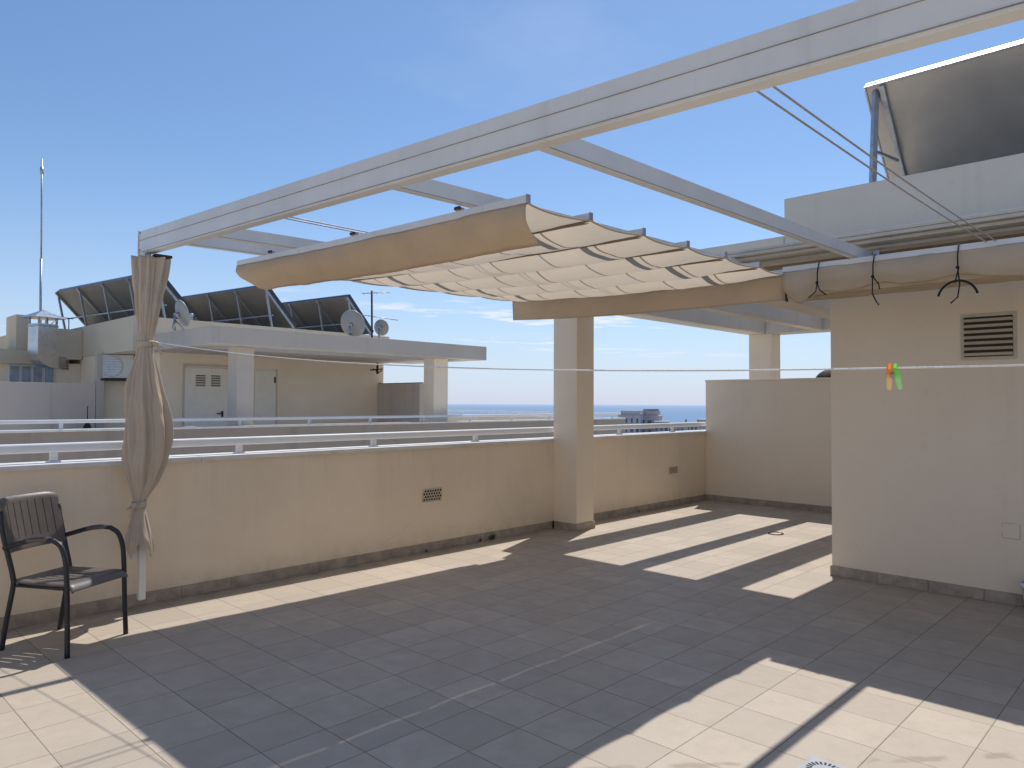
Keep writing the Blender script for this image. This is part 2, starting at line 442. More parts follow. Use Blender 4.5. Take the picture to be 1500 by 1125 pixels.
def vent_grille(x0, x1, z0, z1, cols, rows, par, y=6.10):
    g = MB().box(x0, x1, y-.010, y+.002, z0, z1, .004).build('vent_grille', M['ceramic'], par)
    m = MB(); dx = (x1-x0)/(cols+.9); dz = (z1-z0)/(rows+.6)
    for j in range(rows):
        for i in range(cols):
            cx_ = x0 + dx*(i+.7+(.5 if j % 2 else 0)); cz_ = z0 + dz*(j+.8)
            if cx_ > x1-.4*dx: continue
            MT = Matrix.Translation((cx_, y-.0105, cz_)) @ Matrix.Rotation(math.pi/2, 4, 'X')
            m.lathe([(0, 0), (min(dx, dz)*.42, 0), (min(dx, dz)*.42, -.003)], 10, MT)
    m.build('vent_hole', M['dark'], g)
vent_grille(4.97, 5.245, .528, .668, 7, 4, par)
vent_grille(9.85, 10.11, .50, .61, 5, 4, par)

rail = thing('handrail', 'white tubular handrail standing on the near parapet coping', 'railing', (2, 6.2, 1.14))
def rail_bar(x0, x1, y, z0, z1, w):
    return MB().box(x0, x1, y-w/2, y+w/2, z0, z1, .022, seg=4)
rail_bar(-3, 7.3, 6.21, 1.215, 1.284, .075).build('rail', M['rail'], rail)
rail_bar(7.302, 12.9, 6.21, 1.215, 1.284, .075).build('rail', M['rail'], rail)
for k in range(-3, 7):
    x = 1.56 + 1.43*k
    if 7.1 < x < 7.6: continue
    p = MB().box(x-.025, x+.025, 6.19, 6.23, 1.14, 1.216, .004).build('rail_post', M['rail'], rail)
    MB().lathe([(.0, .012), (.045, .012), (.055, 0)], 16, Matrix.Translation((x, 6.21, 1.14))).build('base_flange', M['rail'], p)

# ------------------------------------------------------------------ porch structure on our roof
porch = thing('porch_frame', 'cream concrete porch frame with square pillars and open roof beams', 'porch', (7.3, 5.9, 0))
MB().box(7.13, 7.48, 5.73, 6.115, 0, 2.81, .012).build('pillar', M['wall'], porch)
MB().box(12.2, 12.55, 5.5, 5.92, 0, 2.81, .012).build('pillar', M['wall'], porch)
MB().box(7.115, 7.495, 5.716, 6.085, 0, .092, .003).build('skirting', M['skirt'], porch)
MB().box(7.13, 7.48, 3.085, 5.95, 2.81, 3.28, .012).build('roof_beam', M['pale'], porch)
MB().box(7.483, 12.6, 5.62, 5.95, 2.81, 3.28, .012).build('roof_beam', M['pale'], porch)
MB().box(12.2, 12.6, 3.085, 5.617, 2.81, 3.278, .012).build('roof_beam', M['pale'], porch)
MB().box(7.483, 12.197, 4.63, 4.79, 2.81, 3.275, .008).build('roof_beam', M['pale'], porch)
MB().box(7.483, 12.197, 3.62, 3.96, 2.81, 3.275, .008).build('roof_beam', M['pale'], porch)

part = thing('partition_wall', 'tall cream partition wall closing the far end of the terrace', 'wall', (11.1, 5, 0))
MB().box(11.0, 11.2, 2.0, 6.098, 0, 1.95).build('wall_body', M['wall'], part)
MB().box(10.985, 11.215, 2.0, 6.104, 1.95, 1.985, .006).build('coping', M['wall'], part)
m = MB()
for k in range(10): m.box(10.985, 11.0, 2.0+.41*k+.0015, 2.0+.41*(k+1)-.0015, 0, .092, .002)
m.build('skirting', M['skirt'], part)

house = thing('rooftop_house', 'cream rendered rooftop house block on the right with grey roof edge', 'house', (7.02, 2, 0))
MB().box(7.02, 13.5, -8, 2.592, -.1, 2.81).build('wall', M['wall'], house)
MB().box(7.13, 13.4, -8, 3.08, 2.812, 3.65, .01).build('roof_parapet', M['pale'], house)
m = MB()
for k in range(26): m.box(7.004, 7.02, 2.606-.41*(k+1)+.0015, 2.606-.41*k-.0015, 0, .092, .002)
m.box(7.022, 9.5, 2.592, 2.606, 0, .092, .002)
m.build('skirting', M['skirt'], house)
lv = MB().box(7.012, 7.02, 1.13, 1.525, 1.965, 2.35, .002).build('louver_vent', M['frame'], house)
MB().box(7.008, 7.0118, 1.157, 1.50, 1.992, 2.322).build('vent_backing', M['louver_in'], lv)
for k in range(7):
    z = 2.012 + .0468*k
    MB().box(-.016, .016, 1.157, 1.50, -.0035, .0035, .001, at=Matrix.Translation((7.0, 0, z)) @ Matrix.Rotation(R(38), 4, 'Y')).build('vent_slat', M['frame'], lv)
MB().box(7.016, 7.02, 1.13, 1.247, .527, .645, .002).build('cover_plate', M['wall'], house)
m = MB()
m.box(7.0145, 7.0158, 1.127, 1.25, .524, .5265).box(7.0145, 7.0158, 1.127, 1.1295, .53, .645).box(7.0145, 7.0158, 1.16, 1.25, .6455, .6475).box(7.0145, 7.0158, 1.2475, 1.25, .53, .57).box(7.0145, 7.0158, 1.2475, 1.25, .615, .645)
m.build('cover_seam', M['skirt'], house)
# aluminium cover track over the awnings' house side
ev = MB()
ev.box(6.20, 7.13, -6, 5.82, 2.935, 2.965, .006)
ev.box(6.19, 6.30, -6, 5.86, 2.966, 2.992, .008)
ev.box(6.26, 6.42, -6, 5.86, 2.905, 2.934, .006)
ev.box(6.38, 6.54, -6, 5.86, 2.875, 2.904, .006)
ev.build('cover_track', M['eave'], house)
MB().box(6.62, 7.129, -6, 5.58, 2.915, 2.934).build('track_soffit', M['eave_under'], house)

# solar collector on our own roof
sol = thing('solar_collector', 'large tilted solar panel with shiny metal back on the right-hand roof', 'solar panel', (8.2, 1, 3.65))
PT = Vector((8.02, 0, 4.90)); PD = Vector((1.02, 0, -1.12)); PDn = PD.normalized(); PN = Vector((PDn.z, 0, -PDn.x)); 
if PN.z < 0: PN = -PN
def slab(p0, d, n, L, y0, y1, t0, t1, mb=None, bev=.004):
    mb = mb or MB()
    mb.beam(p0 + d*L/2 + n*(t0+t1)/2 + Vector((0, y0, 0)), p0 + d*L/2 + n*(t0+t1)/2 + Vector((0, y1, 0)), L, abs(t1-t0), bev, up=n)
    return mb
L1 = PD.length + .5
slab(PT, PDn, PN, L1, -3.4, 2.58, 0, .02).build('back_sheet', M['backsheet'], sol)
slab(PT+PDn*.02, PDn, PN, L1-.04, -3.38, 2.56, .022, .075).build('glass_face', M['cell'], sol)
slab(PT-PDn*.022, PDn, PN, .018, -3.42, 2.60, -.012, .028).build('edge_profile', M['alu'], sol)
slab(PT-PDn*.022, PDn, PN, .018, -3.42, 2.60, .031, .05).build('edge_seal', M['dark'], sol)
slab(PT-PDn*.022, PDn, PN, .018, -3.42, 2.60, .053, .09).build('edge_profile', M['alu'], sol)
slab(PT, PDn, PN, L1, 2.40, 2.45, -.05, -.002).build('support_rail', M['alu'], sol)
slab(PT, PDn, PN, L1, 2.582, 2.60, -.01, .08).build('edge_profile', M['alu'], sol)
MB().beam((8.06, 2.50, 4.86), (8.01, 2.53, 3.62), .055, .055, .004).build('support_leg', M['alu'], sol)
MB().beam((8.04, 2.50, 4.22), (8.50, 2.42, 4.22), .03, .03, .003).build('brace', M['alu'], sol)
MB().beam((8.06, -2.4, 4.84), (8.01, -2.4, 3.62), .055, .055, .004).build('support_leg', M['alu'], sol)

# ------------------------------------------------------------------ pergola
per = thing('pergola', 'white aluminium pergola frame with one long front beam and sloping rafters', 'pergola', (2.1, 5.95, 0))
def bz(y): return 2.545 + .0352*(y-.3)                 # underside of the front beam
m = MB()
hb = lambda y: .150 + .0055*(y-.69)
bb = bmesh.new(); vs = [bb.verts.new((x, y, bz(y) + t*hb(y))) for x in (2.08, 2.15) for y in (-2.2, 6.06) for t in (0, 1)]
for q in ((0,1,3,2), (4,6,7,5), (0,4,5,1), (2,3,7,6), (0,2,6,4), (1,5,7,3)): bb.faces.new([vs[k] for k in q])
bmesh.ops.recalc_face_normals(bb, faces=bb.faces); bmesh.ops.bevel(bb, geom=bb.edges[:], offset=.004, segments=2, affect='EDGES')
m._add(bb)
m.build('front_beam', M['whitemetal'], per)
m = MB()
m.beam((2.0785, -2.2, bz(-2.2)+.085), (2.0785, 6.05, bz(6.05)+.105), .004, .0018, 0)
m.beam((2.0785, -2.2, bz(-2.2)+.012), (2.0785, 6.05, bz(6.05)+.012), .004, .0026, 0)
m.build('beam_groove', M['groove'], per)
MB().box(2.072, 2.158, 6.062, 6.072, bz(6.06)-.004, bz(6.06)+.185, .002).build('end_cap', M['whitemetal'], per)
MB().box(2.075, 2.125, 5.925, 5.975, .078, bz(5.95)-.002, .005).build('post', M['whitemetal'], per)
for (y, dz_) in ((6.04, .165), (6.04, .03)):
    MB().lathe([(0, .003), (.006, .003), (.008, 0)], 10, Matrix.Translation((2.0798, y, bz(y)+dz_)) @ Matrix.Rotation(-math.pi/2, 4, 'Y')).build('screw', M['rust'] if y > 6 else M['alu'], per)
br = MB().box(1.995, 2.072, 5.955, 5.962, .385, .50, .001).box(1.995, 2.002, 5.963, 6.098, .385, .50, .001).build('wall_bracket', M['whitemetal'], per)
for z in (.42, .465): MB().tube([(2.02+.03*(z > .45), 5.955, z), (2.02+.03*(z > .45), 5.945, z)], .007, 8).build('bolt', M['rust'], br)
def rafter(y0, y1, zo, w=.05, h=.095):
    z0 = bz(y0) + zo; z1 = z0 + .022*4.25
    MB().beam((2.152, y0, z0+h/2), (6.42, y1, z1+h/2), w, h, .004).build('rafter', M['whitemetal'], per)
    MB().beam((2.152, y0-.026, z0+.006), (6.42, y1-.026, z1+.006), .003, .0022, 0).build('rafter_groove', M['groove'], per)
rafter(2.02, 2.03, .055); rafter(3.13, 3.14, .085); rafter(5.34, 5.34, .088); rafter(5.862, 5.862, .09)
for (y0, y1) in ((4.15, 4.21), (1.03, 1.07)):
    for d_ in (0, .055):
        pts = [(2.152 + (6.45-2.152)*t, y0+(y1-y0)*t+d_, bz(y0)+.072 + .10*t - .02*math.sin(math.pi*t)) for t in [i/16 for i in range(17)]]
        MB().tube(pts, .0042, 6).build('guide_cable', M['greycord'], per)
MB().box(6.38, 6.44, 1.03, 1.16, 2.72, 2.76, .004).build('cable_pulley', M['greycord'], per)
MB().box(6.34, 6.44, 1.95, 2.0, 2.75, 2.85, .004).build('rafter_bracket', M['alu'], per)

# ------------------------------------------------------------------ shade canopy
can = thing('shade_canopy', 'sand coloured canvas shade sagging between white slats under the pergola', 'canopy', (4.4, 4.2, 2.6))
rods = [(2.82, 2.60, 5.92), (3.36, 2.60, 5.90), (3.91, 2.60, 5.88), (4.45, 2.60, 5.86), (4.99, 2.60, 5.84), (5.55, 2.595, 5.82), (6.05, 2.575, 5.80)]
def rz(x, y): return 2.655 + .012*(x-2.82) + .026*(y-2.6) - .012*math.sin(math.pi*(y-2.6)/3.3)
for (x, y0, y1) in rods:
    m = MB(); n = 10
    for k in range(n):
        ya, yb = y0+(y1-y0)*k/n, y0+(y1-y0)*(k+1)/n
        m.beam((x, ya, rz(x, ya)+.02), (x, yb, rz(x, yb)+.02), .026, .042, .002 if k in (0, n-1) else 0)
    sl_ = m.build('slat', M['whitemetal'], can)
    MB().box(x-.016, x+.016, y0-.006, y0-.001, rz(x, y0)-.004, rz(x, y0)+.044, .001).build('slat_cap', M['alu'], sl_)
NB = len(rods)-1
def canopy_pt(u, v):
    s = u*NB; i = min(int(s), NB-1); t = s-i
    xa, ya0, ya1 = rods[i]; xb, yb0, yb1 = rods[i+1]
    x = xa + (xb-xa)*t; y0 = ya0+(yb0-ya0)*t; y1 = ya1+(yb1-ya1)*t
    edge = min(1, v*7, (1-v)*7); edge = edge*edge*(3-2*edge)
    pull = .012*math.sin(math.pi*t)
    y0 += pull; y1 -= pull
    y = y0 + (y1-y0)*v
    # sag: steep on the house side, shallow toward the front, pocket at the slat
    sg = (math.sin(math.pi*t**.85))**.9 * (.016 + .050*edge*(1+.35*noise.noise(Vector((i*7.7, y*.8, 9)))))
    sg *= 1 + .22*noise.noise(Vector((i*3.1, y*1.3, 0)))
    near = math.exp(-t/.16) + math.exp(-(1-t)/.16)
    wv = .016*noise.noise(Vector((x*5, y*2.6, 1.7))) * math.sin(math.pi*t) + near*.007*noise.noise(Vector((i*5.3, y*13, 4))) + .004*noise.noise(Vector((x*14, y*9, 2)))
    z = rz(x, y) - .004 - sg + wv*edge
    return Vector((x, y, z))
m = MB(); m.grid(canopy_pt, NB*14, 96); fb = m.build('fabric', M['canopy'], can)
m = MB()
for i, (x, y0, y1) in enumerate(rods[1:-1]):
    m = MB()
    def pocket(u, v, x=x, y0=y0, y1=y1):
        y = y0+.03+(y1-y0-.06)*v
        a = u*math.pi
        return Vector((x + .020*math.cos(a), y, rz(x, y) - .005 - .013*math.sin(a) - .003*noise.noise(Vector((x, y*4, 3)))))
    m.grid(pocket, 6, 40); m.build('slat_pocket', M['canopy'], can)
for side in (0, 1):
    m = MB(); pts = []
    for k in range(0, NB*14+1):
        q = canopy_pt(k/(NB*14), side); pts.append(q + Vector((0, .004 if side else -.004, 0)))
    m.tube(pts, .006, 6); m.build('hem', M['valance_back'], can)
def front_valance(u, v):
    y = 2.60 + (5.92-2.60)*u
    drop = .205 + .02*math.sin(u*2.4+.4) + .014*noise.noise(Vector((y*2.2, 0, 3))) + .004*noise.noise(Vector((y*9, 0, 3)))
    if u > .86: drop *= 1 - .25*((u-.86)/.14)**2
    x = 2.808 + .09*v*v + .02*math.sin(v*3.1)*math.sin(y*1.9+1) - .02*math.sin(math.pi*v) + .014*noise.noise(Vector((y*3.2, v*2.2, 6))) + .006*noise.noise(Vector((y*9, v*5, 2)))
    yy = y - (.11*v*v if u > .9 else 0)*(u-.9)/.1 - .02*v*(1-u)
    return Vector((x, yy, rz(2.82, y) + .0 - drop*v))
solidify(MB().grid(front_valance, 60, 12).build('front_valance', M['valance'], can), .002)
def rear_valance(u, v):
    y = 2.60 + (5.80-2.60)*u
    x = 6.035 + .012*math.sin(y*2.1)*v + .02*v
    return Vector((x, y, rz(6.05, y) + .003 - (.225 + .012*math.sin(y*1.3))*v + .03*v*0 - .045*math.sin(math.pi*u)*.6))
solidify(MB().grid(rear_valance, 50, 8).build('rear_valance', M['valance_back'], can), .002)
MB().box(6.02, 6.06, 2.585, 2.597, 2.46, 2.70, .002).build('hem_batten', M['rust'], can)
for (x, y) in ((2.82, 3.135), (2.82, 5.34), (2.82, 4.20)):
    c = MB().box(x-.022, x+.022, y-.018, y+.018, rz(x, y)+.042, rz(x, y)+.062, .003).build('carrier', M['alu'], can)
    MB().tube([(x-.018, y-.02, rz(x, y)+.056), (x-.018, y+.02, rz(x, y)+.056)], .011, 10).build('wheel', M['rust'], c)

# ------------------------------------------------------------------ retracted awning by the house
aw = thing('folded_awning', 'folded back beige awning bundled under the house roof edge and tied with black cords', 'awning', (6, 1, 2.6))
AX = 5.90
MB().box(AX-.014, AX+.014, -3.0, 2.56, 2.685, 2.727, .003).build('front_rail', M['whitemetal'], aw)
def aw_front(u, v):
    y = -3.0 + 5.56*u
    drop = .212 + .018*math.sin(y*2.6+.6) + .02*noise.noise(Vector((y*3, 1, 0))) + .008*noise.noise(Vector((y*11, 1, 0)))
    tie = sum(math.exp(-((y-q)/.13)**2) for q in (2.26, 1.84, 1.28, .3))
    drop -= .035*tie
    if y > 2.28: drop += .06*(1 - abs((y-2.44)/.16)) - .05*max(0, (y-2.46)/.07)*v
    x = AX-.008 - .020*math.sin(math.pi*v)*(1-.55*min(1, tie)) + .05*v*v + .020*noise.noise(Vector((y*2.5, v*1.5, 5))) + .008*noise.noise(Vector((y*9, v*4, 8)))
    return Vector((x, y, 2.688 - drop*v))
solidify(MB().grid(aw_front, 130, 14).build('fabric', M['valance_back'], aw), .003)
def aw_back(u, v):
    y = -3.0 + 5.565*v
    s = u*7; k = s-int(s)
    return Vector((AX+.07 + .38*u, y, 2.68 - .19*abs(math.sin(math.pi*s)) - .02*noise.noise(Vector((u*9, y*2, 0)))))
solidify(MB().grid(aw_back, 70, 60).build('folded_fabric', M['valance_back'], aw), .002)
for k in range(1, 5): MB().box(AX+.07+.09*k-.01, AX+.07+.09*k+.01, -3, 2.5, 2.69, 2.722, .002).build('slat', M['whitemetal'], aw)
def cord(y, tails):
    pts = [(AX+.02, y, 2.735), (AX-.021, y, 2.733), (AX-.05, y+.002, 2.64), (AX-.062, y-.002, 2.56)]
    c = MB().tube(pts, .0052, 6)
    for t in tails: c.tube(t, [.0048]*len(t), 6)
    c.lathe([(0, .014), (.012, .006), (.012, -.006), (0, -.014)], 8, Matrix.Translation((AX-.063, y, 2.56)))
    return c.build('tie_cord', M['cord'], aw)
cord(2.258, [[(AX-.062, 2.258, 2.56), (AX-.062, 2.24, 2.50), (AX-.03, 2.20, 2.46)], [(AX-.062, 2.258, 2.56), (AX-.058, 2.27, 2.49), (AX-.03, 2.34, 2.45)]])
cord(1.843, [[(AX-.062, 1.843, 2.56), (AX-.066, 1.80, 2.50), (AX-.06, 1.795, 2.46)], [(AX-.062, 1.843, 2.56), (AX-.066, 1.845, 2.43), (AX-.06, 1.82, 2.37), (AX-.06, 1.80, 2.34)]])
cord(1.283, [[(AX-.062, 1.283, 2.56), (AX-.066, 1.27, 2.44), (AX-.06, 1.285, 2.35), (AX-.06, 1.33, 2.31)], [(AX-.062, 1.275, 2.56), (AX-.066, 1.30, 2.45)]])
arc = [(AX-.07, 1.283+.125*math.cos(a), 2.33+.135*math.sin(a)) for a in [R(15+150*i/14) for i in range(15)]]
MB().tube(arc, .008, 8).build('cord_ring', M['cord'], aw)

# ------------------------------------------------------------------ tied curtain round the corner post
cur = thing('curtain', 'beige outdoor curtain tied in two places round the pergola corner post', 'curtain', (2.09, 5.9, .5))
prof = [(.47, 2.075, .098), (.52, 2.07, .110), (.62, 2.067, .085), (.72, 2.062, .060), (.80, 2.06, .043), (.83, 2.06, .043), (.90, 2.075, .075), (1.0, 2.09, .120), (1.12, 2.10, .160),
        (1.28, 2.108, .176), (1.42, 2.106, .176), (1.58, 2.095, .160), (1.74, 2.085, .132), (1.90, 2.085, .090), (2.0, 2.086, .062), (2.04, 2.087, .054), (2.08, 2.088, .060), (2.2, 2.095, .080),
        (2.35, 2.10, .100), (2.52, 2.112, .122), (2.64, 2.118, .134), (2.70, 2.12, .140)]
def interp(z):
    for (a, b) in zip(prof[:-1], prof[1:]):
        if z <= b[0]:
            t = (z-a[0])/(b[0]-a[0]); t = max(0, t)
            return [a[k]+(b[k]-a[k])*t for k in range(3)]
    return list(prof[-1])
def sm_interp(z):
    acc = [0, 0, 0]
    for d_ in (-.03, -.015, 0, .015, .03):
        q = interp(min(2.70, max(.47, z+d_)))
        for k in range(3): acc[k] += q[k]/5
    acc[2] *= .86
    return acc
def curtain_pt(u, v):
    z = .47 + 2.23*v; _, cx_, r = sm_interp(z)
    a = 2*math.pi*u
    amp = min(.33, .07 + 1.5*abs(r-.04))
    ph = .35*math.sin(z*2.1) 
    k1 = math.sin(9*a + ph + .8*math.sin(3*a+1)); k1 = math.copysign(abs(k1)**.65, k1)
    k2 = math.sin(17*a + 2 + z*.8); k3 = noise.noise(Vector((math.cos(a)*2.2, math.sin(a)*2.2, z*2.4)))
    k4 = noise.noise(Vector((a*7, z*1.6, 3))) ; k5 = noise.noise(Vector((math.cos(a)*5+z*1.2, math.sin(a)*5, z*9))) + .6*noise.noise(Vector((a*9, z*5+a, 1.3)))
    rr = r*(1 + amp*(.55*k1 + .26*k2 + .30*k4) + .18*k3 + .075*k5)
    zz = z
    if v > .999: zz += .003*k1
    if v < .06: zz += (.06-v)/.06*(.05*math.sin(3*a+.6) + .012*k1)
    # the cloth hangs a little fuller toward the house
    return Vector((cx_ + rr*math.cos(a), 5.905 + .80*rr*math.sin(a), zz))
solidify(MB().grid(curtain_pt, 260, 130, wrap=True).build('fabric', M['curtain'], cur), .002)
for z, r in ((2.04, .049), (.815, .043)):
    _, cx_, _r = sm_interp(z)
    b = MB().grid(lambda u, v: Vector((cx_ + (r+.008+.004*math.sin(2*math.pi*u*5))*math.cos(2*math.pi*u), 5.905 + .85*(r+.008)*math.sin(2*math.pi*u), z-.024+.048*v + .006*math.sin(2*math.pi*u+1))), 40, 4, wrap=True)
    tb = solidify(b.build('tie_band', M['curtain'], cur), .004)
    sgn = 1 if z > 1 else -1
    k = MB(); x0 = cx_ + sgn*(r+.008)
    k.lathe([(0, .02), (.02, .012), (.024, 0), (.018, -.014), (0, -.022)], 10, Matrix.Translation((x0, 5.86, z)))
    k.grid(lambda u, v: Vector((x0 + sgn*(.005+.05*u), 5.855 + .01*math.sin(4*u+v), z + .012 - .03*u - .03*v*(1-.5*u))), 6, 3)
    k.grid(lambda u, v: Vector((x0 + sgn*(.0+.025*u + .018*v), 5.850, z - .01 - .075*u)), 6, 2)
    solidify(k.build('bow_knot', M['curtain'], tb), .003)
MB().box(2.13, 2.26, 5.86, 5.93, 2.712, 2.735, .006).build('curtain_rail', M['rust'], cur)
for x in (2.15, 2.18, 2.21, 2.24):
    MB().tube([(x, 5.89, 2.715), (x+.004, 5.885, 2.70), (x, 5.88, 2.685)], .003, 6).build('curtain_hook', M['dark'], cur)

# ------------------------------------------------------------------ clothes line and peg
LA, LB = Vector((2.135, 5.88, 2.055)), Vector((2.62, -1.4, 1.60))
ln = MB(); N = 700
def line_pt(t):
    p = LA.lerp(LB, t)
    p.z = 1.712 + .01185*(p.y-.5)**2
    return p
for s in range(3):
    pts = []
    for i in range(N+1):
        t = i/N; p = line_pt(t); a = 2*math.pi*(t*7.3/.045) + s*2*math.pi/3
        pts.append(p + Vector((math.cos(a)*.0017, 0, math.sin(a)*.0017)))
    ln.tube(pts, .0019, 5)
tag(ln.build('clothesline', M['rope']), 'thin twisted white rope strung across the terrace from the curtain post', 'clothesline')
tp = min([i/2000 for i in range(2001)], key=lambda t: abs(line_pt(t).y-.725)); PP = line_pt(tp)
peg = thing('clothes_peg', 'small clothes peg, one half orange and one half green, clipped on the rope', 'clothes peg', PP)
for s, mt in ((-1, 'peg_orange'), (1, 'peg_green')):
    m = MB(); secs = [(.014, .005), (.010, .0085), (-.002, .0085), (-.02, .0095), (-.036, .0085), (-.05, .0075), (-.066, .0068), (-.069, .004)]
    def pp(u, v, secs=secs):
        i = min(int(u*(len(secs)-1)), len(secs)-2); t = u*(len(secs)-1)-i
        z = secs[i][0]+(secs[i+1][0]-secs[i][0])*t; th = secs[i][1]+(secs[i+1][1]-secs[i][1])*t
        a = 2*math.pi*v; ca, sa = math.cos(a), math.sin(a)
        return Vector((th*math.copysign(abs(ca)**.5, ca), .0055*math.copysign(abs(sa)**.5, sa), z))
    m.grid(pp, 24, 16)
    mt_ = Matrix.Translation(PP) @ Matrix.Rotation(R(-66), 4, 'Z') @ Matrix.Translation(Vector((s*.0088, 0, 0))) @ Matrix.Rotation(-s*R(10 if s > 0 else 1), 4, 'Y')
    bmesh.ops.transform(m.bm, matrix=mt_, verts=m.bm.verts)
    h = m.build('peg_half', M[mt], peg); h['label'] = ('orange' if s < 0 else 'green') + ' half of the peg'
m = MB()
for k in range(4): m.tube([PP + Vector((.010*math.cos(a), -.004+.0026*k, -.022+.010*math.sin(a))) for a in [2*math.pi*i/12 for i in range(13)]], .0009, 5)
m.build('peg_spring', M['alu'], peg)

# ------------------------------------------------------------------ armchair
chair = thing('garden_chair', 'taupe plastic armchair with dark metal legs in front of the parapet', 'chair', (1.473, 5.505, 0))
CF = Vector((.51, -.86, 0)); CL = Vector((.86, .51, 0)); CO = Vector((1.473, 5.505, 0))
def cp(fw, la, z): return CO + CF*fw + CL*la + Vector((0, 0, z))
def bez(pts, n=8):
    """Catmull-Rom through pts"""
    P = [Vector(p) for p in pts]; P = [P[0]*2-P[1]] + P + [P[-1]*2-P[-2]]; out = []
    for i in range(1, len(P)-2):
        for k in range(n):
            t = k/n; a, b, c, d = P[i-1], P[i], P[i+1], P[i+2]
            out.append(.5*((2*b) + (c-a)*t + (2*a-5*b+4*c-d)*t*t + (3*b-a-3*c+d)*t**3))
    out.append(P[-2]); return out
for s in (-1, 1):
    MB().tube(bez([cp(.255, s*.245, 0), cp(.245, s*.24, .25), cp(.235, s*.24, .48), cp(.222, s*.24, .60), cp(.185, s*.24, .685), cp(.12, s*.24, .722)]), .0160, 12).build('front_leg', M['tube'], chair)
    MB().tube(bez([cp(.12, s*.24, .722), cp(.04, s*.24, .724), cp(-.06, s*.24, .708), cp(-.16, s*.238, .68), cp(-.255, s*.232, .652)]), .0160, 12).build('armrest', M['tube'], chair)
    def pad(u, v, s=s):
        t = u; fw = .13 - .23*t; z = .722 - .016*t*t*1.6
        a = 2*math.pi*v; e = min(1, 6*t, 6*(1-t))**.5
        return cp(fw, s*.24 + .017*e*math.cos(a), z + .004 + .0155*e*math.sin(a))
    MB().grid(pad, 18, 12).build('arm_pad', M['resin'], chair)
    MB().tube(bez([cp(-.27, s*.225, 0), cp(-.235, s*.222, .2), cp(-.195, s*.22, .40), cp(-.197, s*.22, .47), cp(-.235, s*.222, .60), cp(-.275, s*.226, .74), cp(-.305, s*.222, .88)]), .0160, 12).build('rear_leg', M['tube'], chair)
m = MB()
for fw in (.19, -.15): m.tube([cp(fw, -.235, .418), cp(fw, .235, .418)], .010, 8)
for s in (-1, 1): m.tube([cp(.24, s*.225, .415), cp(-.19, s*.215, .415)], .010, 8)
m.build('seat_frame', M['tube'], chair)
def seat_pt(u, v):
    fw = -.205 + .49*u; la = (-.232 + .464*v)*(1 - .10*(1-u)*.6)
    z = .442 - .014*math.sin(math.pi*u)*(1-(2*v-1)**2) 
    if u > .86: 
        t = (u-.86)/.14; z -= .040*t*t; fw -= .012*t*t
    e = abs(2*v-1)
    if e > .9: z -= .012*((e-.9)/.1)**2
    return cp(fw, la, z)
sk = lambda i, j: (6 <= i <= 26) and (j % 5 == 2) and 6 < j < 36
st_ = MB().grid(seat_pt, 36, 43, skip=sk).build('seat', M['resin'], chair); solidify(st_, .016, 0)
def back_pt(u, v):
    la = -.225 + .45*u; q = 2*u-1
    z = .615 + .345*v - .018*(abs(q)**8)*v
    fw = -.232 - .085*v - .035*(1-q*q)
    if v > .92: fw -= .015*((v-.92)/.08)**2
    return cp(fw, la, z)
sk = lambda i, j: (i % 14 == 13) and 13 <= i <= 97 and 6 <= j <= 24
b_ = MB().grid(back_pt, 111, 28, skip=sk).build('backrest', M['resin'], chair); solidify(b_, .018, 0)
for o in (st_, b_):
    bv = o.modifiers.new('bev', 'BEVEL'); bv.width = .004; bv.segments = 2; bv.limit_method = 'ANGLE'

# unseen house front, added behind the viewpoint for warm bounce light
fl = thing('bounce_house_front', 'unseen cream house front with a glazed door, added behind the viewpoint for bounce light', 'house', (-3.2, 0, 0))
MB().box(-8, -3.2, -9, 6.0, .001, 2.9).build('wall', M['wall'], fl)
MB().box(-3.2, 13.3, -9, -5.2, .001, 2.9).build('wall', M['wall'], fl)
MB().box(-8.2, -3.05, -9.2, 6.05, 2.902, 3.25, .01).build('roof_edge', M['pale'], fl)
gd = MB().box(-3.198, -3.17, -1.2, 1.2, .03, 2.15, .004).build('door', M['rail'], fl)
for y in (-1.12, .06): MB().box(-3.168, -3.160, y, y+1.06, .12, 2.06).build('pane', M['glass'], gd)

# ------------------------------------------------------------------ small floor things
dr = thing('floor_drain', 'square pale grey floor drain with a ring of dark slots', 'drain', (3.265, 1.245, 0))
MB().box(3.17, 3.36, 1.15, 1.34, .001, .007, .002).build('drain_plate', M['drain'], dr)
m = MB()
for k in range(22):
    a = 2*math.pi*k/22
    m.box(.050, .074, -.0045, .0045, .0072, .0080, at=Matrix.Translation((3.265, 1.245, 0)) @ Matrix.Rotation(a, 4, 'Z'))
m.build('drain_slot', M['dark'], dr)
m = MB(); m.tube([(8.74+.10*math.cos(a), 3.9+.085*math.sin(a), .007+.002*math.sin(3*a)) for a in [2*math.pi*i/26 for i in range(26)]], .0055, 6)
tag(m.build('cord_loop', M['louver_in']), 'small dark loop of cord lying on the tiles in a shadow stripe', 'cord')
pt = thing('flower_pot', 'small white flower pot cut off at the right edge by the house wall', 'flower pot', (6.87, 1.0, 0))
PM = Matrix.Translation((6.868, 1.0, 0))
MB().lathe([(0, .002), (.075, .002), (.098, .19), (.108, .192), (.108, .225), (.098, .225), (.094, .20)], 28, PM).build('pot_body', M['pot'], pt)
MB().lathe([(0, .212), (.05, .216), (.093, .205)], 24, PM).build('soil', M['soil'], pt)
m = MB()
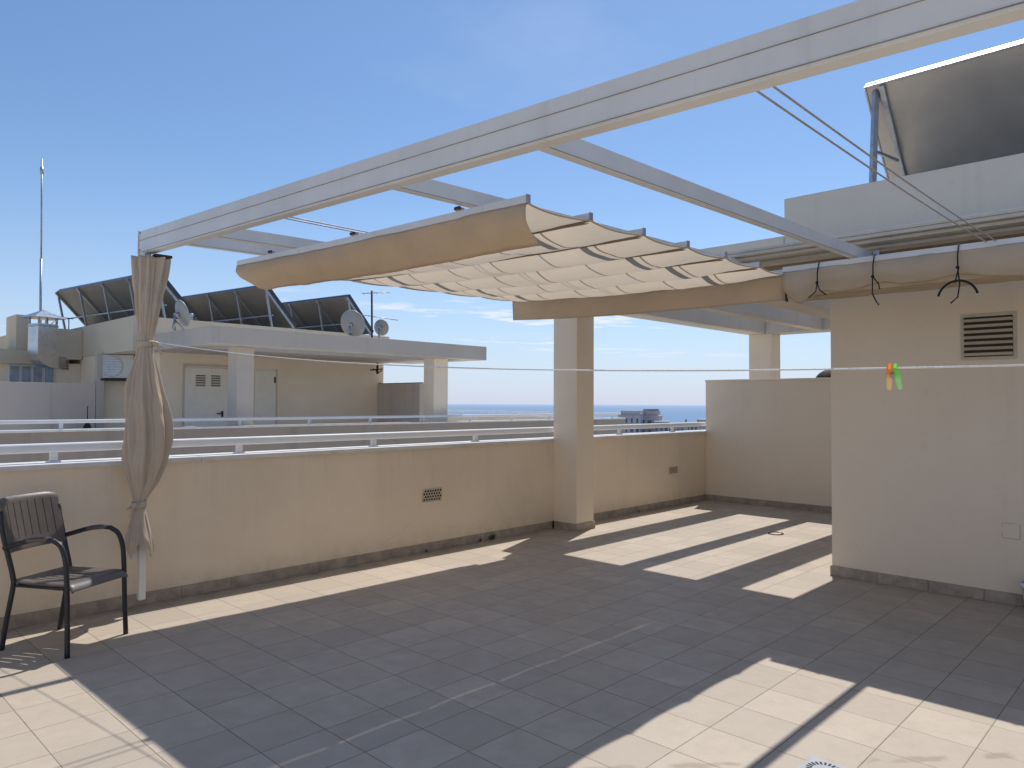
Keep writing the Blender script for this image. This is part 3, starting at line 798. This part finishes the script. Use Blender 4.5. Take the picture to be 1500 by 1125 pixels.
for k in range(26):
    a = random.uniform(0, 6.28); r0 = random.uniform(0, .03); l = random.uniform(.05, .10); h_ = random.uniform(.02, .07)
    p = PM @ Vector((r0*math.cos(a), r0*math.sin(a), .212)); d_ = Vector((math.cos(a), math.sin(a), 0)); s_ = Vector((-math.sin(a), math.cos(a), 0))
    q = p + d_*l*.5 + Vector((0, 0, h_)); e = p + d_*l*.9 + Vector((0, 0, h_*.7))
    m.quad([p - s_*.003, q - s_*.009, q + s_*.009, p + s_*.003]); m.quad([q - s_*.009, e - s_*.001, e + s_*.001, q + s_*.009])
m.build('dry_leaves', M['soil'], pt)
def weed(x, y, n, sc, label):
    m = MB()
    for k in range(n):
        a = random.uniform(math.pi, 2*math.pi); l = sc*random.uniform(.5, 1); h_ = sc*random.uniform(.3, 1)
        p = Vector((x+random.uniform(-.5, .5)*sc, y, 0.001)); d_ = Vector((math.cos(a)*.8, math.sin(a)*.5, 0)); s_ = Vector((-math.sin(a), math.cos(a), 0))
        q = p + d_*l*.5 + Vector((0, 0, h_*.8)); e = p + d_*l + Vector((0, 0, h_))
        w_ = sc*.12
        m.quad([p - s_*w_*.4, q - s_*w_, q + s_*w_, p + s_*w_*.4]); m.quad([q - s_*w_, e - s_*w_*.1, e + s_*w_*.1, q + s_*w_])
    tag(m.build('weed', M['weed']), label, 'weed', 'weeds along the parapet skirting')
weed(6.0, 6.08, 16, .07, 'largest weed tuft at the skirting left of the pillar')
weed(5.80, 6.08, 9, .045, 'middle weed tuft at the skirting, beside the largest tuft')
weed(5.02, 6.08, 7, .035, 'tiny weed under the perforated vent grille')
weed(9.0, 6.08, 6, .04, 'tiny weed at the skirting right of the pillar')

# ------------------------------------------------------------------ neighbouring terrace
structure(MB().box(-30, 60, 6.37, 13.51, -3.2, -2.9).build('gap_bounce_roof', M['coping']))  # unseen pale roof in the gap, added to bounce sun upward
structure(MB().box(-30, 60, 6.37, 6.5, -2.9, -.26).build('lower_wall', M['wall']))
npar = thing('parapet_wall', 'grey parapet wall of the neighbouring terrace seen beyond the gap', 'wall', (6, 13.6, 0))
MB().box(-8, 19.25, 13.52, 13.75, -6, 1.09).build('wall_body', M['ngrey'], npar)
MB().box(-8, 19.28, 13.49, 13.78, 1.09, 1.125, .006).build('coping', M['coping'], npar)
MB().box(19.02, 19.25, 13.78, 26, -6, 1.09).build('wall_body', M['ntan'], npar)
MB().box(18.99, 19.28, 13.785, 26, 1.09, 1.123, .006).build('coping', M['coping'], npar)
nrail = thing('handrail', 'white handrail on the neighbouring grey parapet beyond the gap', 'railing', (6, 13.6, 1.125))
rail_bar(-8, 19.15, 13.62, 1.225, 1.285, .06).build('rail', M['rail'], nrail)
MB().box(19.07, 19.13, 13.66, 26, 1.225, 1.285, .02, seg=3).build('rail', M['rail'], nrail)
for k in range(17):
    x = -5.6 + 1.52*k
    if x > 19.2: break
    MB().box(x-.028, x+.028, 13.60, 13.64, 1.124, 1.226, .004).build('rail_post', M['rail'], nrail)
for k in range(8): MB().box(19.08, 19.12, 15.0+1.5*k-.025, 15.0+1.5*k+.025, 1.122, 1.226, .004).build('rail_post', M['rail'], nrail)
structure(MB().box(-8, 19.0, 13.76, 30, .10, .30).build('neighbour_terrace_floor', M['coping']))

nh = thing('neighbour_house', 'yellowish rooftop house across the gap with a wide flat roof slab on pillars', 'house', (8, 17, .3))
MB().box(6.2, 12.2, 16.7, 24, .3, 2.67).build('wall', M['nwall'], nh)
MB().box(5.62, 6.197, 18.6, 24, .3, 2.67).build('wall', M['nwall'], nh)
MB().box(2.0, 5.617, 20.2, 24, .3, 2.5).build('wall', M['nwall'], nh)
MB().box(5.95, 13.1, 13.5, 13.9, 2.68, 3.03, .012).build('roof_slab', M['npale'], nh)
MB().box(5.95, 13.1, 14.85, 16.60, 2.683, 3.03, .012).build('roof_slab', M['npale'], nh)
MB().box(5.95, 6.40, 13.903, 14.847, 2.683, 3.03, .012).build('roof_beam', M['npale'], nh)
MB().box(12.65, 13.1, 13.903, 14.847, 2.683, 3.03, .012).build('roof_beam', M['npale'], nh)
MB().box(5.6, 12.32, 16.603, 24.2, 2.672, 3.42, .012).build('roof_parapet', M['ntan'], nh)
MB().box(4.65, 5.597, 20.0, 24, 2.60, 3.33, .012).build('roof_parapet', M['ntan'], nh)
MB().box(2.0, 4.647, 20.0, 24, 2.45, 2.78, .012).build('roof_parapet', M['ntan'], nh)
MB().box(4.22, 4.52, 20.05, 21, 2.782, 3.60, .012).build('chimney', M['ntan'], nh)
MB().box(11.60, 12.05, 13.80, 14.2, .3, 2.677, .01).build('pillar', M['nwall'], nh)
MB().box(6.58, 6.93, 13.80, 14.2, .3, 2.677, .01).build('pillar', M['npale'], nh)
MB().box(5.45, 5.615, 18.40, 18.55, .3, 2.67, .008).build('corner_post', M['npale'], nh)
dn = MB().box(6.74, 7.95, 16.672, 16.698, .3, 2.36, .003).build('door', M['door'], nh)
m = MB()
m.box(6.70, 6.738, 16.668, 16.699, .3, 2.395).box(7.952, 7.99, 16.668, 16.699, .3, 2.395).box(6.70, 7.99, 16.668, 16.699, 2.397, 2.43)
m.build('door_frame', M['frame'], dn)
for x in (6.98, 7.33):
    for k in range(5):
        MB().box(x, x+.22, 16.660, 16.671, 1.93+.055*k, 1.955+.055*k, .002, rot=Matrix.Rotation(R(-25), 4, 'X')).build('louver_slat', M['frame'], dn)
        MB().box(x, x+.22, 16.6685, 16.6715, 1.956+.055*k, 1.972+.055*k).build('louver_gap', M['dark'], dn)
MB().box(7.58, 7.63, 16.655, 16.671, 1.23, 1.37, .006).build('handle_plate', M['dark'], dn)
MB().tube([(7.60, 16.64, 1.31), (7.47, 16.64, 1.31)], .013, 8).build('handle', M['dark'], dn)
dn2 = MB().box(8.40, 8.95, 16.676, 16.698, .3, 2.36, .003).build('door', M['door'], nh)
MB().box(8.952, 8.99, 16.672, 16.699, .3, 2.40).build('door_frame', M['frame'], dn2)
MB().box(8.90, 8.94, 16.665, 16.676, 2.05, 2.20, .003).build('hinge', M['dark'], dn2)
for k in range(4):
    x0 = 4.12 + .235*k
    fr = MB().box(x0, x0+.225, 20.17, 20.198, 1.70, 2.44, .003).build('window', M['rail'], nh)
    MB().box(x0+.022, x0+.203, 20.162, 20.169, 1.72, 2.40).build('pane', M['glass'], fr)
lw = MB().box(5.20, 5.36, 20.17, 20.198, 2.34, 2.598, .003).build('louver_vent', M['frame'], nh)
for k in range(5): MB().box(5.215, 5.345, 20.163, 20.169, 2.36+.047*k, 2.385+.047*k).build('vent_gap', M['louver_in'], lw)
bk = MB().tube([(11.85, 16.5, 2.668), (11.85, 16.5, 2.36)], .03, 8)
bk.tube([(11.62, 16.5, 2.46), (12.02, 16.5, 2.50)], .02, 6).tube([(11.70, 16.5, 2.50), (11.85, 16.42, 2.40), (12.0, 16.5, 2.46)], .014, 6)
tag(bk.build('wall_bracket', M['dark']), 'black metal bracket hanging under the neighbouring roof slab', 'bracket')
M['npart'] = plaster('neighbour_partition_plaster', (.66, .56, .48), dirt=(.3, .24, .2), streak=.5)
pw = thing('partition_wall', 'stained grey partition wall with pale joints under the neighbouring roof', 'wall', (12, 15, .3))
for k in range(3):
    MB().box(12.0, 12.15, 14.85+.62*k+.004, 14.85+.62*(k+1)-.004, .3, 2.09, .004).build('wall_panel', M['npart'], pw)
MB().box(12.02, 12.13, 14.86, 16.69, 2.092, 2.11).build('coping', M['dark'], pw)
pw2 = MB().box(-4, 5.44, 18.42, 18.56, .3, 1.99, .006)
tag(pw2.build('partition_wall', M['npart']), 'plain low grey partition wall at far left below the row of windows', 'wall')
bgm = MB()
def bag_pt(u, v):
    a = 2*math.pi*u; r = (.12*math.sin(math.pi*min(1, v*1.25+.12))**.7 + .01)
    r *= 1+.25*noise.noise(Vector((math.cos(a)*2, math.sin(a)*2, v*4)))
    return Vector((5.22 + r*math.cos(a), 18.2 + r*math.sin(a), .30 + 1.18*v))
bgm.grid(bag_pt, 20, 16, wrap=True)
tag(bgm.build('sack', M['dark']), 'dark upright sack leaning by the white post beyond the handrails', 'sack')

ac = thing('air_conditioner', 'boxy cream air conditioner unit mounted on the neighbouring wall left of the curtain', 'air conditioner', (5.85, 18.3, 2.1))
AM = Matrix.Translation((5.90, 18.34, 2.12)) @ Matrix.Rotation(R(-38), 4, 'Z')
MB().box(-.36, .36, -.15, .15, 0, .54, .015, at=AM).build('casing', M['ac'], ac)
m = MB()
m.lathe([(.235, .0), (.245, .004), (.235, .008)], 28, AM @ Matrix.Translation((-.10, -.152, .27)) @ Matrix.Rotation(math.pi/2, 4, 'X'))
for k in range(8): m.box(-.345, .145, -.160, -.1505, .04+.06*k, .053+.06*k, 0, at=AM)
m.build('fan_grille', M['ac'], ac)
MB().lathe([(0, .001), (.225, .001)], 24, AM @ Matrix.Translation((-.10, -.1512, .27)) @ Matrix.Rotation(math.pi/2, 4, 'X')).build('fan_opening', M['alu'], ac)
MB().box(-.42, .42, -.18, .18, -.06, -.01, .004, at=AM).build('wall_shelf', M['dark'], ac)

du = thing('chimney_duct', 'boxy stainless steel extractor duct with a pyramid cap on the neighbouring roof', 'duct', (4.6, 19.3, 2.3))
DM = Matrix.Translation((4.55, 19.15, 0)) @ Matrix.Rotation(R(14), 4, 'Z')
MB().box(-.21, .21, -.21, .21, 2.62, 3.33, .004, at=DM).build('duct_shaft', M['steel'], du)
def elbow(u, v):
    a = R(90*u); cz, cr = 2.62, .36
    c = [(-.21, -.21), (.21, -.21), (.21, .21), (-.21, .21), (-.21, -.21)]
    k = min(int(v*4), 3); t = v*4-k
    x = c[k][0]+(c[k+1][0]-c[k][0])*t; y = c[k][1]+(c[k+1][1]-c[k][1])*t
    r = .25 - x
    return DM @ Vector((.25 - r*math.cos(a), y, cz - r*math.sin(a)*.64))
m = MB(); m.grid(elbow, 4, 4, smooth=False); m.build('duct_elbow', M['steel'], du)
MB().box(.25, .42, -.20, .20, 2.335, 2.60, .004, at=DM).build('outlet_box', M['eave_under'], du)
MB().box(-.225, .225, -.225, .225, 3.26, 3.30, .003, at=DM).build('duct_collar', M['alu'], du)
for sx_ in (-1, 1):
    for sy_ in (-1, 1): MB().box(sx_*.19-.015, sx_*.19+.015, sy_*.19-.015, sy_*.19+.015, 3.33, 3.47, at=DM).build('cap_leg', M['alu'], du)
m = MB(); v4 = [m.bm.verts.new(DM @ Vector((a*.36, b*.36, 3.46))) for a, b in ((-1,-1),(1,-1),(1,1),(-1,1))]; tpv = m.bm.verts.new(DM @ Vector((0, 0, 3.66)))
m.bm.faces.new(v4[::-1])
for k in range(4): m.bm.faces.new((v4[k], v4[(k+1)%4], tpv))
m.build('pyramid_cap', M['steel'], du)

ms = thing('antenna_mast', 'tall thin grey mast standing behind the steel duct', 'mast', (4.67, 20.4, 2.8))
MB().tube([(4.77, 20.3, 2.75), (4.755, 20.3, 5.0)], .028, 8).build('mast_pole', M['alu'], ms)
MB().tube([(4.755, 20.3, 5.0), (4.73, 20.3, 7.42)], .020, 8).build('mast_pole', M['alu'], ms)
MB().tube([(4.735, 20.3, 7.05), (4.733, 20.3, 7.22)], .04, 8).build('mast_clamp', M['alu'], ms)

rg = thing('roof_railing', 'small thin metal railing on the roof edge between the steel duct and the solar panels', 'railing', (5.3, 20.6, 3.33))
for x in (4.95, 5.2, 5.45): MB().tube([(x, 20.6, 3.32), (x, 20.6, 3.66)], .014, 6).build('rail_post', M['alu'], rg)
MB().tube([(4.9, 20.6, 3.65), (5.55, 20.6, 3.65)], .016, 6).build('rail', M['alu'], rg)
MB().tube([(4.95, 20.6, 3.34), (5.2, 20.6, 3.63)], .010, 6).build('brace', M['alu'], rg)
# solar rows on the neighbouring roof
RW = Matrix.Rotation(R(8), 4, 'Z')
def solar_row(bx, by, bz_, n, label, name='solar_array', w=1.25):
    t = thing(name, label, 'solar panels', (bx, by, bz_), 'solar rows on the neighbouring roof')
    MT = Matrix.Translation((bx, by, bz_)) @ RW
    top = Vector((-.90, 0, .94)); d_ = -top.normalized(); n_ = Vector((-d_.z, 0, d_.x)); 
    if n_.z < 0: n_ = -n_
    L = top.length
    for k in range(n):
        y0, y1 = k*w+.012, (k+1)*w-.012
        for (t0, t1, mt, nm, ins) in ((0, .02, 'panelback', 'panel', 0), (.021, .12, 'cell', 'glass', .0)):
            m = MB(); a = top + d_*L/2 + n_*(t0+t1)/2
            m.beam(MT @ (a + Vector((0, y0, 0))), MT @ (a + Vector((0, y1, 0))), L, t1-t0, .003, up=(MT.to_3x3() @ n_))
            if nm == 'panel': pan = m.build('panel', M[mt], t)
            else: m.build('glass_face', M[mt], pan)
    for k in range(n+1):
        y = min(max(k*w, .03), n*w-.03)
        MB().beam(MT @ (top + Vector((0, y, 0)) - n_*.03), MT @ (Vector((0, y, 0)) - n_*.03), .05, .05, .003).build('support_rail', M['alu'], t)
        MB().beam(MT @ (top*.90 + Vector((0, y, 0)) - n_*.05), MT @ Vector((-.62, y, -.30)), .045, .045, .003).build('strut', M['alu'], t)
    MB().beam(MT @ Vector((-.66, 0, .25)), MT @ Vector((-.66, n*w, .25)), .03, .03, .003).build('cross_bar', M['alu'], t)
    return t
solar_row(7.05, 17.0, 3.50, 4, 'row of four tilted solar panels partly behind the tied curtain, nearest the steel duct')
solar_row(9.63, 17.0, 3.50, 4, 'middle row of tilted solar panels, between the two other rows')
solar_row(12.02, 17.0, 3.50, 4, 'rightmost row of tilted solar panels, behind the large satellite dish')
far = solar_row(4.75, 24.0, 3.05, 2, 'small dark solar panel at the far left edge beyond the chimney')
far['group'] = 'solar rows on the neighbouring roof'

def dish(loc, r, face, label, mast=None):
    t = thing('satellite_dish', label, 'satellite dish', loc, 'satellite dishes on the neighbouring roof')
    fwd = Vector(face).normalized(); q = fwd.to_track_quat('Z', 'Y').to_matrix().to_4x4()
    MT = Matrix.Translation(loc) @ q
    prof_ = [(r*k/8, .28*r*(k/8)**2) for k in range(9)]
    prof_ += [(r*1.02, .28*r+.004), (r*1.0, .28*r-.012)] + [(r*k/8, .28*r*(k/8)**2-.012) for k in range(7, -1, -1)]
    MB().lathe(prof_, 32, MT, 1.0, 1.08).build('reflector', M['dish'], t)
    m = MB(); m.tube([MT @ Vector((0, -r*.98, .25*r)), MT @ Vector((0, -r*.35, 1.05*r))], .012, 6)
    m.tube([MT @ Vector((0, -r*.35, 1.05*r)), MT @ Vector((0, -r*.22, .85*r))], .035, 8)
    m.build('feed_arm', M['alu'], t)
    m = MB(); b = Vector(loc) - fwd*.10
    m.tube([Vector(loc) - fwd*.005, b], .05, 8); m.tube([b, (b.x, b.y, mast)], .026, 8)
    if r > .25: m.tube([(b.x-.12, b.y-.2, mast+.01), (b.x, b.y, mast+.22)], .015, 6).tube([(b.x+.12, b.y-.2, mast+.01), (b.x, b.y, mast+.22)], .015, 6)
    m.build('dish_mount', M['alu'], t)
dish((6.05, 15.3, 3.38), .26, (.95, .06, .32), 'small satellite dish right behind the curtain top on the roof corner', 3.04)
dish((10.0, 15.0, 3.46), .31, (.80, .50, .36), 'largest satellite dish, seen from behind in front of the solar rows', 3.04)
dish((10.86, 15.0, 3.45), .19, (1, .62, .25), 'smallest satellite dish, edge-on beside the television antenna mast', 3.04)
ta = thing('television_antenna', 'roof television antenna on a thin mast with two comb-like arrays', 'antenna', (10.62, 15.05, 3.03))
MB().tube([(10.64, 15.05, 3.03), (10.62, 15.05, 4.36)], .024, 8).build('mast_pole', M['dark'], ta)
def yagi(c, d_, L, n, el):
    d_ = Vector(d_).normalized(); s_ = Vector((-d_.y, d_.x, 0)); m = MB()
    m.tube([Vector(c) - d_*L*.35, Vector(c) + d_*L*.65], .010, 6)
    for k in range(n):
        p = Vector(c) + d_*(L*(k/(n-1)-.35)); m.tube([p - s_*el/2, p + s_*el/2], .006, 5)
    m.build('antenna_array', M['alu'], ta)
yagi((10.62, 15.05, 4.30), (.6, -.6, .04), .65, 5, .40)
yagi((10.62, 15.05, 3.72), (.75, -.55, -.12), 1.0, 8, .22)

# ------------------------------------------------------------------ town in the distance
def polar(deg, dist): return Vector((math.cos(R(deg))*dist, math.sin(R(deg))*dist, 0))
def town_block(deg, dist, w_, dp, z1, mat, label, rows, cols, roofbits, z0=GZ-4, upper=None):
    c = polar(deg, dist); A = Matrix.Translation(c) @ Matrix.Rotation(R(deg+random.uniform(-14, 14)), 4, 'Z')
    t = thing('apartment_block', label, 'building', (c.x, c.y, z0), 'town buildings below the sea horizon')
    # local x points away from the camera, y to the left
    MB().box(0, dp, -w_/2, w_/2, z0, z1, at=A).build('wall', mat, t)
    if upper:
        for (a, b, h_, um) in upper: MB().box(1.0, dp, a, b, z1+.002, z1+h_, at=A).build('upper_wall', um, t)
    MB().box(-.15, dp+.15, -w_/2-.15, w_/2+.15, z1-.45, z1+.1, at=A).build('roof_edge', M['town_trim'], t)
    k = 0
    for r_ in range(rows):
        for c_ in range(cols):
            y = -w_/2 + w_*(c_+.5)/cols; z = z1 - 2.0 - 3.0*r_; ww = w_/cols*random.choice((.30, .42, .55))
            MB().box(-.06, .04, y-ww/2, y+ww/2, z-.9, z+.6, at=A).build('window', M['town_win'], t)
    for (a, b, h_) in roofbits: MB().box(dp*.3, dp*.3+2.0, a, b, z1+.1, z1+.1+h_, at=A).build('roof_plant', M['town_dark'], t)
M['town_a'] = simple('hazy_white_block', (.62, .585, .60), .9, var=.1, scale=.3)
M['town_b'] = simple('hazy_pink_block', (.56, .47, .455), .9, var=.12, scale=.3)
M['town_c'] = simple('hazy_grey_block', (.45, .41, .425), .9, var=.12, scale=.3)
M['town_d'] = simple('hazy_sand_block', (.56, .50, .46), .9, var=.12, scale=.3)
M['town_trim'] = simple('hazy_trim', (.50, .46, .46), .9, var=.1, scale=.3)
M['town_win'] = simple('hazy_window', (.15, .15, .19), .7, var=.3, scale=.5)
M['town_dark'] = simple('hazy_roof_plant', (.32, .30, .32), .9, var=.3, scale=.5)
town_block(34.75, 240, 7.2, 9, -2.0, M['town_a'], 'pale tower-like apartment block nearest the parapet end', 5, 4, [(-2.4, 1.6, .55)], upper=[(-3.4, 3.0, 1.1, M['town_a'])])
town_block(33.2, 243, 6.2, 10, -2.7, M['town_d'], 'pink topped apartment block joined to the pale block', 5, 3, [(-2.6, 2.4, 2.2)], upper=[(-2.6, 1.2, 1.6, M['town_b']), (1.3, 3.0, 1.7, M['town_c'])])
town_block(32.3, 235, 4.4, 8, -4.3, M['town_c'], 'lower grey apartment block beside the pink topped one', 4, 3, [])
town_block(31.2, 330, 7.0, 10, -8.3, M['town_c'], 'low grey rooftops with dark machines before the sea', 3, 4, [(-3.0, -.5, 1.0), (.5, 3.0, .7)])
town_block(30.15, 380, 7.5, 10, -9.0, M['town_d'], 'sand coloured low block with red brown windows by the sea', 3, 4, [(-3, -1.4, .7), (1, 1.6, 2.2)])
town_block(28.95, 300, 7.4, 10, -5.0, M['town_d'], 'flat roofed block at the right end of the sea view', 4, 3, [(-2.6, -2.3, 1.6)])
town_block(33.6, 150, 16, 9, -5.2, M['town_d'], 'wide nearer block showing between handrail and coping', 4, 9, [])
town_block(29.6, 165, 13, 9, -5.6, M['town_c'], 'darker nearer block showing under the handrail on the right', 4, 7, [(-3, -1.5, .7)])
town_block(36.6, 300, 16, 12, -7.6, M['town_a'], 'pale far block half hidden by the neighbouring terrace corner', 4, 6, [(-3, 0, .8)])

# dark parasol top showing over our partition
um = thing('folded_parasol', 'dark rounded parasol top peeping over the far partition wall', 'parasol', (13.0, 4.76, 0))
MB().tube([(13.0, 4.76, 0), (13.0, 4.76, 2.0)], .025, 8).build('pole', M['alu'], um)
m = MB()
def um_pt(u, v):
    a = 2*math.pi*u; r = .02 + .30*math.sin(math.pi/2*v)
    r *= 1 + .07*math.cos(8*a)*v
    return Vector((13.0 + r*math.cos(a), 4.76 + r*math.sin(a), 2.20 - .30*v*v))
m.grid(um_pt, 48, 12, wrap=True); m.build('canopy', M['dark'], um)
